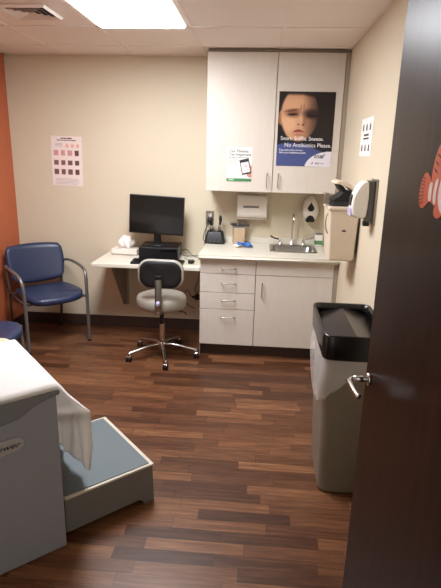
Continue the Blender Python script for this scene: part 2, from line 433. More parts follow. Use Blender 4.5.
# ---------------------------------------------------------------- base cabinet
BX0, BX1, BY, CT = -.436, .602, -.605, .85
t = thing('drawer_cabinet', 'pale laminate base cabinet with four drawers left of the sink cabinet', 'cabinet')
obj('carcass', box(nb(), BX0, .001, BY+.02, -.001, .10, .805), 'gap', t)
obj('side_panel', box(nb(), BX0-.002, BX0, BY+.019, -.001, 0, .808), 'lam', t)
obj('toe_kick', box(nb(), BX0, .001, BY+.06, BY+.075, 0, .10), 'base', t)
for z0, z1, hz in ((.699, .803, .752), (.545, .695, .632), (.408, .541, .493), (.104, .404, .352)):
    d = obj('drawer', box(nb(), BX0, -.001, BY, BY+.019, z0, z1), 'lam', t, bevel=.0015)
    pull(d, -.21, BY, .055, hz-.01, True)
t = thing('sink_cabinet', 'pale laminate base cabinet with one door under the sink', 'cabinet')
obj('carcass', box(nb(), .002, XR-.001, BY+.02, BY+.035, .10, .805), 'gap', t)
obj('toe_kick', box(nb(), .002, XR-.001, BY+.06, BY+.075, 0, .10), 'base', t)
obj('side_panel', box(nb(), .002, .016, BY+.036, -.001, .10, .805), 'lam', t)
obj('filler_strip', box(nb(), BX1+.003, XR-.001, BY, BY+.019, .10, .805), 'filler', t)
obj('false_front', box(nb(), .004, BX1, BY, BY+.019, .699, .803), 'lam', t, bevel=.0015)
d = obj('cabinet_door', box(nb(), .004, BX1, BY, BY+.019, .104, .695), 'lam', t, bevel=.0015)
pull(d, .055, BY, .52, .635)

# counter with sink hole
SX0, SX1, SY0, SY1 = .125, .475, -.39, -.12
t = thing('counter', 'cream laminate worktop with backsplash around the sink', 'counter')
bm = nb(); z0, z1 = CT-.04, CT; X0, X1 = -.448, XR-.001
box(bm, X0, SX0, -.635, -.001, z0, z1); box(bm, SX1, X1, -.635, -.001, z0, z1)
box(bm, SX0, SX1, -.635, SY0, z0, z1); box(bm, SX0, SX1, SY1, -.001, z0, z1)
obj('worktop', bm, 'counter', t)
obj('front_edge', tube(nb(), [(X0, -.636, CT-.02), (X1, -.636, CT-.02)], .02, n=16, it=0, ry=.008), 'counter', t, smooth=True)
bm = nb(); box(bm, X0, X1, -.02, -.001, z1, .90); obj('backsplash', bm, 'counter', t, bevel=.003)
# sink
t = thing('sink', 'small stainless steel sink set in the cream worktop', 'sink', ((SX0+SX1)/2, (SY0+SY1)/2, CT))
sw, sh = SX1-SX0, SY1-SY0
def rr3(w_, h_, r, z, oy=0): return [(x, y+oy, z) for x, y in rrect(0, 0, w_, h_, r)]
bm = nb()
loft(bm, [rr3(sw+.035, sh+.09, .03, .0005, .02), rr3(sw+.033, sh+.088, .03, .005, .02), rr3(sw-.012, sh-.012, .045, .004), rr3(sw-.02, sh-.02, .045, -.004), rr3(sw-.05, sh-.05, .05, -.15), rr3(sw-.12, sh-.12, .05, -.165), rr3(.03, .03, .01, -.168)], cap=False)
obj('basin', bm, 'steel', t, smooth=True)
obj('drain', lathe(nb(), [(.03, -.168), (.03, -.164), (.02, -.163), (.001, -.165)]), 'chrome', t, smooth=True)
# faucet
fx, fy = .300, -.080
t = thing('faucet', 'chrome gooseneck faucet with two wrist-blade handles behind the sink', 'faucet', (fx, fy, CT+.006))
obj('base', lathe(nb(), [(.026, 0), (.026, .008), (.016, .018), (.013, .045), (.01, .05)]), 'chrome', t, smooth=True)
obj('spout', tube(nb(), [(0, 0, .045), (0, 0, .15), (0, 0, .225), (0, -.03, .268), (0, -.085, .268), (0, -.115, .235), (0, -.118, .20)], .0085, n=12, it=3), 'chrome', t, smooth=True)
for s in (-1, 1):
    h = obj('handle', lathe(nb(), [(.022, 0), (.022, .006), (.014, .014), (.012, .04), (.014, .048), (.008, .054)], (s*.10, 0, 0)), 'chrome', t, smooth=True)
    obj('blade', tube(nb(), [(s*.10, 0, .045), (s*.12, -.01, .05), (s*.15, -.025, .056), (s*.185, -.04, .078)], lambda q: .006+.006*q, n=10, ry=.006), 'blackm' if s < 0 else 'chrome', h, smooth=True)

# ---------------------------------------------------------------- wall desk
t = thing('desk', 'cream laminate wall-hung desk left of the drawer cabinet', 'desk')
DKX0, DKX1, DKD, DKZ = -1.345, -.449, -.52, .722
obj('desktop', box(nb(), DKX0, DKX1, DKD, -.001, DKZ-.034, DKZ), 'counter', t, bevel=.006)
bx = -1.2
br = obj('bracket', prism(nb(), [(-.003, .24), (-.003, DKZ-.036), (-.40, DKZ-.036), (-.40, DKZ-.07), (-.06, .24)], (bx-.009, bx+.009), YZ), 'lamedge', t)
obj('wall_plate', box(nb(), bx-.03, bx+.03, -.014, -.001, .225, DKZ-.036), 'filler', t)
obj('rear_rail', box(nb(), bx+.03, DKX1+.001, -.02, -.001, DKZ-.085, DKZ-.035), 'lamedge', t)

# monitor
mon = thing('monitor', 'black flat computer monitor standing above the black computer box', 'monitor', (-.858, -.21, DKZ+.1105), R(3))
TL = Matrix.Translation((0, 0, .258)) @ Matrix.Rotation(R(2.6), 4, 'Y')
obj('casing', box(nb(), -.232, .232, -.012, .022, -.162, .162, TL), 'black', mon, bevel=.004)
obj('screen', box(nb(), -.222, .222, -.0135, -.012, -.148, .152, TL), 'screen', mon)
obj('stand_neck', prism(nb(), [(-.035, .008), (.035, .008), (.025, .14), (-.025, .14)], (.022, .040), XZ), 'black', mon, bevel=.004)
obj('stand_foot', lathe(nb(), [(.105, 0), (.105, .006), (.06, .012), (.03, .014)], (0, .02, 0), sy=.72), 'black', mon, smooth=True)
pc = thing('desktop_computer', 'black desktop computer lying flat under the monitor', 'computer', (-.83, -.19, DKZ+.001), R(3))
obj('case', box(nb(), -.165, .165, -.15, .16, .004, .11), 'black', pc, bevel=.004)
bm = nb()
for k in range(9): box(bm, -.15+.012*k, -.144+.012*k, -.1515, -.15, .02, .09)
obj('front_grille', bm, 'blackm', pc)
obj('disc_drive', box(nb(), .02, .15, -.152, -.15, .078, .095), 'screen', pc)
bm = nb()
for sx in (-.14, .14):
    for sy in (-.13, .13): obj('foot', cyl(nb(), (sx, sy, 0), (sx, sy, .004), .01), 'blackm', pc)
kb = thing('keyboard', 'black keyboard on the desk behind the stool backrest', 'keyboard', (-.81, -.435, DKZ+.001), R(0))
obj('keyboard_body', prism(nb(), [(-.065, 0), (.065, 0), (.065, .022), (-.065, .012)], (-.215, .215), YZ), 'blackm', kb, bevel=.003)
bm = nb()
for r_ in range(5):
    for c_ in range(17): box(bm, -.205+.0242*c_, -.185+.0242*c_, -.056+.023*r_, -.037+.023*r_, .012+.0018*r_, .0185+.0018*r_)
obj('keys', bm, 'black', kb)
ms = thing('computer_mouse', 'small black computer mouse on the pale mouse mat', 'mouse', (-.535, -.395, DKZ+.004))
obj('mouse_body', sph(nb(), (0, 0, .013), .03, .95, 1.5, .55), 'black', ms, smooth=True)
obj('scroll_wheel', cyl(nb(), (-.004, -.03, .024), (.004, -.03, .024), .006, n=14), 'inkg', ms)
tag(obj('mouse_mat', prism(nb(), rrect(-.54, -.34, .15, .20, .02), (DKZ+.0005, DKZ+.0035), XY), 'deskedge'), 'thin pale mat under the mouse', 'mat')
# tissues
t = thing('tissue_box', 'white tissue box with tissues sticking out on the desk', 'tissue box', (-1.155, -.115, DKZ+.001), R(-4))
obj('carton', box(nb(), -.115, .115, -.06, .06, 0, .058), 'white', t, bevel=.003)
bm = nb()
def tis(u, v):
    a = 2*PI*u; rad = (.028+.034*math.sin(PI*min(v*1.0, 1))**.8)*(1+.22*math.sin(5*a+3*v)+.12*math.sin(9*a+6*v))
    if v > .97: rad *= .55
    return (rad*math.cos(a)*1.1, rad*.75*math.sin(a), .056+.10*v+.014*math.sin(3*a+1))
surf(bm, tis, 40, 12); bmesh.ops.remove_doubles(bm, verts=bm.verts[:], dist=1e-5)
bmesh.ops.holes_fill(bm, edges=[e for e in bm.edges if e.is_boundary], sides=60)
obj('tissues', bm, 'paper', t, smooth=True)
obj('printed_stripe', box(nb(), -.1155, .1155, -.0606, .0606, .004, .014), 'filler', t)
# cables
tag(obj('power_cable', tube(nb(), [(-.655, -.14, DKZ+.02), (-.60, -.15, DKZ+.012), (-.54, -.11, DKZ+.012), (-.49, -.09, DKZ+.015), (-.462, -.06, .80), (-.455, -.045, .92), (-.448, -.04, 1.00), (-.43, -.035, 1.085), (-.425, -.022, 1.10)], .0032, n=7), 'black', smooth=True), 'thin black power cable rising from the desk to the wall outlet', 'cable')
tag(obj('monitor_cable', tube(nb(), [(-.66, -.12, DKZ+.05), (-.62, -.10, DKZ+.07), (-.57, -.12, DKZ+.02), (-.53, -.16, DKZ+.007), (-.50, -.12, DKZ+.007), (-.47, -.05, DKZ+.007)], .003, n=7), 'black', smooth=True), 'black cable looping behind the computer on the desk', 'cable')
tag(obj('mouse_cable', tube(nb(), [(-.535, -.35, DKZ+.014), (-.54, -.30, DKZ+.008), (-.59, -.26, DKZ+.008), (-.63, -.2, DKZ+.008), (-.60, -.12, DKZ+.006)], .0018, n=6), 'black', smooth=True), 'thin black mouse cord across the pale mat', 'cable')
tag(obj('floor_cable', tube(nb(), [(-.50, -.03, DKZ-.09), (-.51, -.04, .5), (-.56, -.05, .40), (-.50, -.06, .36), (-.47, -.05, .34), (-.52, -.05, .31), (-.58, -.05, .33), (-.62, -.04, .42), (-.66, -.03, .30), (-.60, -.03, .24), (-.55, -.03, .22)], .0035, n=7), 'black', smooth=True), 'tangled black cable hanging on the wall under the desk', 'cable')
t = thing('power_adapter', 'black power adapter hanging under the desk beside the drawers', 'power adapter', (-.50, -.045, .33))
obj('adapter_body', box(nb(), -.045, .035, -.02, .02, -.02, .03), 'blackm', t, bevel=.005)
obj('plug', cyl(nb(), (-.045, 0, .005), (-.075, 0, .005), .008), 'black', t)

# ---------------------------------------------------------------- things on the counter and the back wall
t = thing('wall_outlet', 'steel double wall outlet above the instrument charger', 'outlet', (-.425, 0, 1.0))
obj('cover_plate', box(nb(), -.036, .036, -.006, -.001, .0, .118), 'nickel', t, bevel=.002)
for z in (.033, .082): obj('socket', prism(nb(), rrect(0, z, .03, .03, .01), (-.009, -.006), XZ), 'white', t)
obj('plug', box(nb(), -.012, .014, -.035, -.009, .018, .048), 'black', t, bevel=.003)
t = thing('instrument_charger', 'black charging base holding two upright medical instrument handles', 'charger', (-.368, -.092, CT+.001))
bm = nb()
loft(bm, [[(x, y, z) for x, y in rrect(0, o_, a, b, .02)] for a, b, z, o_ in ((.17, .12, 0, 0), (.178, .125, .012, 0), (.14, .09, .095, .01), (.13, .08, .102, .012))])
obj('charger_base', bm, 'black', t, smooth=False, bevel=.002)
bm = nb(); 
for k in (-.035, 0, .035): obj('indicator', cyl(nb(), (k, -.0605, .022), (k, -.0565, .024), .004, n=10), 'inkg', t)
for k, s in ((-.035, 0), (.04, 1)):
    hnd = obj('instrument_handle', lathe(nb(), [(.0145, 0), (.0145, .04), (.0125, .044), (.0125, .06), (.010, .064)], (k, .012, .098)), 'steel', t, smooth=True)
    if s == 0:
        obj('instrument_head', sph(cyl(nb(), (k, .012, .15), (k-.006, .0, .188), .011, .014), (k-.012, -.004, .196), .02, 1.25, .8, .9), 'black', hnd, smooth=True)
    else:
        obj('instrument_head', sph(cyl(nb(), (k, .012, .15), (k+.002, .006, .18), .009, .012), (k+.005, .002, .21), .018, .8, .8, 1.9), 'black', hnd, smooth=True)
tag(obj('charger_cable', tube(nb(), [(-.462, -.06, CT+.012), (-.478, -.07, CT+.02), (-.468, -.06, .93), (-.445, -.05, .985), (-.43, -.045, 1.01), (-.425, -.034, 1.03)], .0032, n=7), 'black', smooth=True), 'black cord from the instrument charger up to the outlet', 'cable')
# square canister with speculum dispensing items on top
t = thing('square_canister', 'square light wooden-look canister topped with grey instruments', 'canister', (-.162, -.085, CT+.001), R(12))
obj('body', box(nb(), -.048, .048, -.045, .045, 0, .145), 'card', t, bevel=.004)
bm = nb(); box(bm, -.05, .05, -.047, .047, .145, .152); obj('lid', bm, 'inkg', t, bevel=.002)
for k, (x, z, l) in enumerate(((-.075, .175, .07), (-.01, .165, .075), (.05, .165, .06))):
    hd = obj('instrument', cyl(nb(), (x, -.02+.015*k, z), (x+l*.75, 0, z-.006), .012, .015, n=14), 'tubed', t, smooth=False, bevel=.002)
    obj('instrument_tip', cyl(nb(), (x-.012, -.023+.015*k, z+.002), (x, -.02+.015*k, z), .007, .011, n=12), 'steel', hd)
# blue and white packet
t = thing('blue_packet', 'crumpled bright blue wrapper with a white end on the counter', 'wrapper', (-.108, -.235, CT+.001), R(-8))
bm = nb()
surf(bm, lambda u, v: (-.055+.115*u, -.045+.08*v, .006+.022*abs(math.sin(5*u+2*v))*(1-abs(v-.5))+.012*math.sin(9*v+4*u)**2), 16, 12)
solid(obj('wrapper_sheet', bm, 'bluew', t, smooth=False), .004, 1)
obj('rolled_edge', tube(nb(), [(-.04, .03, .018), (0, .0, .03), (.04, -.01, .024), (.075, -.03, .012)], .009, n=8), 'bluew', t, smooth=True)
obj('white_end', sph(nb(), (-.06, -.035, .013), .022, 1.2, .9, .55), 'paper', t, smooth=True)
# small tub right of the sink
t = thing('wipes_tub', 'small white tub with green label right of the sink', 'tub', (.532, -.055, CT+.001))
obj('tub_body', box(nb(), -.032, .032, -.03, .03, 0, .098), 'white', t, bevel=.006)
obj('green_band', box(nb(), -.0325, .0325, -.0305, .0305, .015, .05), 'green', t)
obj('cap', box(nb(), -.030, .030, -.028, .028, .099, .108), 'inkg', t, bevel=.003)
# paper towel dispenser
t = thing('towel_dispenser', 'white folded paper towel dispenser on the wall behind the counter', 'dispenser', (-.055, 0, 1.052))
obj('housing', prism(nb(), [(-.001, .02), (-.001, .215), (-.075, .215), (-.095, .19), (-.10, .06), (-.085, .03), (-.06, .018)], (-.128, .128), YZ), 'white', t, bevel=.006)
obj('window_slot', box(nb(), -.075, .06, -.1035, -.10, .112, .130), 'inkg', t, bevel=.001)
obj('slot_panel', prism(nb(), rrect(-.007, .12, .17, .05, .008), (-.1025, -.096), XZ), 'white', t)
obj('outlet_tray', prism(nb(), [(-.002, .0), (-.002, .017), (-.055, .017), (-.082, .028), (-.095, .012), (-.07, .0)], (-.132, .132), YZ), 'filler', t, bevel=.002)
# soap dispenser
t = thing('soap_dispenser', 'white oval wall soap dispenser with black teardrop window by the sink', 'soap dispenser', (.444, 0, 1.055))
def egg(sc, y, zc=.112):
    o = []
    for k in range(32):
        a = 2*PI*k/32; z = math.sin(a); x = math.cos(a)*(1.0-.10*z)
        o.append((x*.072*sc, y, zc+z*.115*sc))
    return o
obj('dispenser_shell', loft(nb(), [egg(.92, -.001), egg(1, -.03), egg(.97, -.06), egg(.84, -.085), egg(.55, -.098), egg(.2, -.102)]), 'white', t, smooth=True)
def drop(y, s=1):
    o = []
    for k in range(24):
        a = 2*PI*k/24; z = math.sin(a); x = math.cos(a)*(.5 if z > 0 else .5)*(1-max(0, z))**.75*2*.5
        o.append((x*.056*s, y, .125+(z*.048 if z > 0 else z*.03)*s))
    return o
obj('teardrop_window', loft(nb(), [drop(-.094), drop(-.106)]), 'black', t)
obj('push_bar', prism(nb(), [(-.034, .005), (.034, .005), (.038, .03), (.02, .056), (0, .064), (-.02, .056), (-.038, .03)], (-.104, -.03), XZ), 'black', t, bevel=.004)

# ---------------------------------------------------------------- sharps / waste container and sanitizer on the right wall
t = thing('sharps_container', 'cream plastic disposal container mounted on the right wall with open lid', 'disposal container', (XR-.001, -1.12, .965))
def rq(x0, x1, y0, y1, z, r=.012, n=4): return [(x, y, z) for x, y in rrect((x0+x1)/2, (y0+y1)/2, x1-x0, y1-y0, r, n)]
obj('container_body', loft(nb(), [rq(-.168, -.03, -.115, .115, 0), rq(-.176, -.02, -.125, .125, .012), rq(-.195, -.012, -.142, .142, .32), rq(-.195, -.012, -.142, .142, .335)]), 'offw', t, smooth=False, bevel=.002)
obj('rim', loft(nb(), [rq(-.203, -.008, -.15, .15, .323), rq(-.203, -.008, -.15, .15, .343)]), 'offw', t, bevel=.003)
obj('inner_throat', loft(nb(), [rq(-.185, -.025, -.125, .125, .3435), rq(-.175, -.035, -.10, .11, .37)]), 'blackm', t, bevel=.004)
obj('drop_tray', prism(nb(), [(-.165, .365), (-.03, .365), (-.03, .405), (-.055, .43), (-.095, .44), (-.115, .462), (-.15, .485), (-.145, .46), (-.115, .425), (-.14, .40), (-.165, .385)], (-.09, .09), lambda a, b, c: (a, c, b)), 'blackm', t, bevel=.004)
obj('open_lid', prism(nb(), sm([(-.172, .478), (-.160, .495), (-.125, .500), (-.08, .482), (-.042, .440), (-.034, .425), (-.045, .425), (-.075, .452), (-.115, .468), (-.15, .478)], 1), (-.115, .115), lambda a, b, c: (a, c, b)), 'offw', t, bevel=.004)
obj('wall_bracket', box(nb(), -.010, 0, -.10, .10, .05, .32), 'tubed', t)
obj('side_latch', tube(nb(), [(-.198, -.10, .30), (-.210, -.10, .27), (-.206, -.09, .20), (-.190, -.085, .17)], .004, n=8), 'nickel', t, smooth=True)
obj('key_lock', box(nb(), -.225, -.195, -.085, -.02, .352, .42), 'nickel', t, bevel=.002)
obj('emblem', prism(nb(), [(-.112, .190), (-.082, .190), (-.085, .197), (-.092, .199), (-.097, .206), (-.102, .199), (-.109, .197)], (-.136, -.1325), XZ), 'ink', t)
# sanitizer dispenser
t = thing('sanitizer_dispenser', 'white hand sanitizer dispenser on a grey plate on the right wall', 'dispenser', (XR-.001, -1.56, 1.258))
obj('back_plate', box(nb(), -.012, 0, -.07, .07, -.01, .235), 'nickel', t, bevel=.003)
obj('mount', box(nb(), -.040, -.012, -.055, .055, .005, .225), 'tubed', t, bevel=.003)
prof = [(-.040, .215), (-.040, .03), (-.075, .022), (-.115, .03), (-.128, .06), (-.126, .12), (-.115, .165), (-.085, .215), (-.06, .228)]
obj('cover', prism(nb(), sm(prof, 1), (-.058, .058), lambda a, b, c: (a, c, b)), 'white', t, bevel=.012)
obj('soap_window', prism(nb(), [(-.120, .085), (-.131, .09), (-.131, .135), (-.122, .15)], (-.025, .025), lambda a, b, c: (a, c, b)), 'ink', t)
obj('push_lever', prism(nb(), [(-.118, .028), (-.132, .035), (-.134, .075), (-.128, .08)], (-.045, .045), lambda a, b, c: (a, c, b)), 'liquid', t, bevel=.002)
obj('nozzle', box(nb(), -.05, -.018, -.02, .02, -.022, .006), 'black', t, bevel=.003)

# ---------------------------------------------------------------- posters
def mixc(a, b, k):
    k = max(0, min(1, k)); return tuple(p*(1-k)+q*k for p, q in zip(a, b))
def ell(u, t_, cu, ct, ru, rt_, soft=.25):
    d = math.sqrt(((u-cu)/ru)**2+((t_-ct)/rt_)**2)
    return max(0, min(1, (1-d)/soft+.5))
def boy(u, t_):
    c = (.055, .04, .045)
    c = mixc(c, (.16, .11, .10), ell(u, t_, .95, .5, .3, .35, .9)*.6)
    c = mixc(c, (.60, .40, .29), ell(u, t_, .05, .345, .055, .10, .3))
    skin = mixc((.80, .61, .47), (.17, .10, .08), (u-.42)/.34)
    g = ell(u, t_, .38, .30, .335, .36, .10)
    g = max(g, ell(u, t_, .36, .50, .24, .15, .15))
    c = mixc(c, skin, g)
    c = mixc(c, (.90, .72, .57), ell(u, t_, .20, .42, .13, .10, .9)*.6*g)
    c = mixc(c, (.86, .67, .52), ell(u, t_, .30, .16, .20, .07, .9)*.5*g)
    # hairline
    hl = .045+.16*max(0, u-.42)+.28*max(0, .12-u)
    c = mixc(c, (.13, .09, .08), (hl-t_)/.04+.3)
    c = mixc(c, (.10, .07, .07), (u-.70-.18*math.sin(PI*t_))/.08 if t_ < .6 else 0)
    # eye sockets, eyes, brows
    c = mixc(c, (.46, .29, .21), ell(u, t_, .27, .285, .13, .05, .9)*.8)
    c = mixc(c, (.30, .18, .14), ell(u, t_, .24, .245-.12*(u-.24), .13, .014, .9)*.7)
    c = mixc(c, (.10, .06, .06), ell(u, t_, .255, .300-.05*(u-.25), .085, .014, .5))
    c = mixc(c, (.14, .08, .07), ell(u, t_, .60, .29, .15, .06, .9)*.8)
    c = mixc(c, (.05, .03, .03), ell(u, t_, .60, .315+.05*(u-.6), .09, .015, .6))
    c = mixc(c, (.50, .33, .25), ell(u, t_, .40, .21, .012, .045, .9)*.6)
    c = mixc(c, (.48, .31, .23), ell(u, t_, .45, .20, .012, .045, .9)*.6)
    # nose
    c = mixc(c, (.86, .67, .53), ell(u, t_, .405, .36, .035, .09, .9)*.6)
    c = mixc(c, (.52, .34, .25), ell(u, t_, .475, .37, .03, .08, .9)*.6)
    c = mixc(c, (.30, .16, .13), ell(u, t_, .37, .432, .022, .010, .6)*.8)
    c = mixc(c, (.22, .11, .09), ell(u, t_, .45, .435, .025, .011, .6)*.8)
    # mouth, turned down, pouting lip, chin
    my = .515+1.1*(u-.375)**2*4*.5
    c = mixc(c, (.42, .15, .14), ell(u, t_, .375, my, .095, .014, .6)*.95)
    c = mixc(c, (.80, .45, .40), ell(u, t_, .38, .543, .065, .017, .6)*.85)
    c = mixc(c, (.50, .33, .25), ell(u, t_, .38, .572, .09, .010, .9)*.6)
    # shirt and blue field
    if t_ > .60:
        sh = .60+.07*(1-min(1, abs(u-.38)*3.2))
        c = mixc(c, (.07, .07, .12), (t_-sh)/.025)
    bt = .70+.10*max(0, u-.55)*3-.03*math.sin(PI*min(1, u/.5))
    c = mixc(c, (.27, .32, .52), (t_-bt)/.02)
    d = math.hypot((u-1.02)/.50, (t_-1.02)/.235)
    c = mixc(c, (.88, .87, .90), (1-d)/.02)
    return c
t = thing('sneeze_poster', 'dark photo poster of a frowning child on the right cabinet door', 'poster', (.334, UY-.0025, 1.525))
PW, PH = .424, .546
sheet('poster_sheet', PW, PH, 84, 108, boy, t)
yy = -.002
text('slogan', 'Snort. Sniffle. Sneeze.', .040, t, WALLTXT(-.187, yy, PH*(1-.645)), 'inkw', sx=.96)
text('slogan', 'No Antibiotics Please.', .042, t, WALLTXT(-.155, yy, PH*(1-.735)), 'inkw', sx=.96)
text('small_print', 'Treat colds and flu with care.', .0165, t, WALLTXT(-.195, yy, PH*(1-.79)), 'inkw', sx=.95, bold=.0002)
text('small_print', 'Talk to your healthcare provider.', .0165, t, WALLTXT(-.195, yy, PH*(1-.825)), 'inkw', sx=.95, bold=.0002)
bm = nb()
box(bm, .082, .152, yy-.0002, yy+.0004, PH*.115, PH*.158)
prism(bm, [(.145, PH*.11), (.165, PH*.175), (.155, PH*.178), (.138, PH*.12)], (yy-.0003, yy+.0003), XZ)
box(bm, .092, .124, yy-.0002, yy+.0004, PH*.032, PH*.056)
prism(bm, [(.058, PH*.03), (.070, PH*.03), (.078, PH*.06), (.07, PH*.06), (.064, PH*.045)], (yy-.0003, yy+.0003), XZ)
obj('logo', bm, 'inkg', t)
text('logo_lettering', 'GET', .022, t, WALLTXT(.088, yy-.0012, PH*.122), 'inkw')
text('logo_lettering', 'CDC', .014, t, WALLTXT(.095, yy-.0012, PH*.035), 'inkw')
text('logo_lettering', 'AAP', .014, t, WALLTXT(.132, yy-.0002, PH*.035), 'ink')

def phone(u, t_):
    c = (.93, .93, .90)
    if t_ > .915: c = (.28, .52, .32)
    if .925 < t_ < .985 and .08 < u < .3: c = (.62, .78, .62)
    def inq(cx, cy, w_, h_, a, x, y):
        x, y = x-cx, (y-cy)*1.34; ca, sa = math.cos(a), math.sin(a)
        p_, q_ = x*ca+y*sa, -x*sa+y*ca
        return abs(p_) < w_ and abs(q_) < h_
    if ell(u, t_, .93, .66, .11, .15, .2) > .5 or ell(u, t_, .95, .79, .14, .10, .2) > .5: c = (.80, .55, .48)
    for k in range(4):
        if ell(u, t_, .585+.012*k, .55+.055*k, .035, .022, .2) > .5: c = (.80, .55, .48)
    if inq(.745, .565, .19, .30, -.22, u, t_): c = (.16, .17, .20)
    if inq(.748, .585, .155, .205, -.22, u, t_): c = (.93, .90, .88)
    if inq(.76, .545, .06, .02, -.22, u, t_): c = (.80, .55, .55)
    return c
t = thing('phone_poster', 'small white notice with a hand holding a phone and green footer', 'poster', (-.166, UY-.0025, 1.396))
sheet('poster_sheet', .198, .262, 56, 74, phone, t)
text('heading', 'Our Patients', .031, t, WALLTXT(-.082, yy, .222), 'inkd', sx=.95, bold=.0005)
text('heading', 'Too Important', .031, t, WALLTXT(-.086, yy, .196), 'inkd', sx=.95, bold=.0005)
for x_, l_ in ((-.088, .02), (-.064, .03), (-.03, .012), (-.014, .028), (.018, .02), (.042, .032)): obj('text_line', box(nb(), x_, x_+l_, yy-.0002, yy, .180, .1845), 'inkd', t)
bm = nb()
for k in range(6): box(bm, -.082, -.082+(.062 if k % 2 else .07), yy-.0002, yy, .166-.0085*k, .1685-.0085*k)
box(bm, -.08, -.03, yy-.0002, yy, .10, .103)
obj('small_print', bm, 'inkg', t)

def skinchart(u, t_):
    c = (.93, .88, .85)
    rows = ((.335, .11), (.53, .10), (.715, .10))
    for r_, (ct, h_) in enumerate(rows):
        for k in range(4):
            cu = .15+.225*k
            if abs(u-cu) < .07 and abs(t_-ct) < h_/2:
                q = math.sin(u*190+r_*5)*math.sin(t_*130+k*3)
                bc = ((.88, .74, .73), (.66, .48, .45), (.64, .46, .43))[r_] if k < 3 else (.50, .34, .33)
                c = mixc(bc, (.25, .16, .16) if (r_ or k == 3) else (.75, .45, .45), .5+.5*q)
    for k in range(3):
        if ell(u, t_, .52+.17*k, .19, .055, .04, .2) > .5: c = (.90, .70, .66)
    return c
t = thing('rash_chart_poster', 'white chart of small pictures in rows taped to the cream wall', 'poster', (-1.695, -.0025, 1.298))
t.rotation_euler = (0, R(1.0), 0)
sheet('poster_sheet', .275, .422, 60, 84, skinchart, t)
for x_, l_ in ((-.05, .016), (-.029, .028), (.004, .045)): obj('heading_line', box(nb(), x_, x_+l_, yy-.0002, yy, .399, .408), 'ink', t)
for x_, l_ in ((-.085, .035), (-.045, .022), (-.018, .03), (.017, .018), (.04, .045)): obj('heading_line', box(nb(), x_, x_+l_, yy-.0002, yy, .384, .391), 'ink', t)
bm = nb()
bm.free()
for k in range(3): obj('text_line', box(nb(), -.10, -.10+.065, yy-.0002, yy, .358-.011*k, .3605-.011*k), 'inkg', t)
for k in range(5): obj('text_line', box(nb(), -.11, .11 if k % 2 else .09, yy-.0002, yy, .060-.011*k, .062-.011*k), 'inkg', t)

t = thing('wall_notice', 'white notice with black marks on the right wall above the container', 'notice', (XR-.002, -1.17, 1.612), -PI/2)
obj('sheet', box(nb(), -.165, .165, 0, .0014, 0, .222), 'paper', t)
bm = nb()
def mk(x0, x1, z0, z1): box(bm, x0, x1, -.0006, 0, z0, z1)
def glove(cx, cz):
    mk(cx-.018, cx+.018, cz-.016, cz+.008)
    for k in range(3): mk(cx-.018+.013*k, cx-.010+.013*k, cz+.008, cz+.026-.006*abs(k-1))
for k in range(3): glove(-.10+.10*k, .165); glove(-.10+.10*k, .045)
mk(-.07, .07, .118, .130); mk(-.08, .08, .098, .108)
obj('ink_marks', bm, 'ink', t)

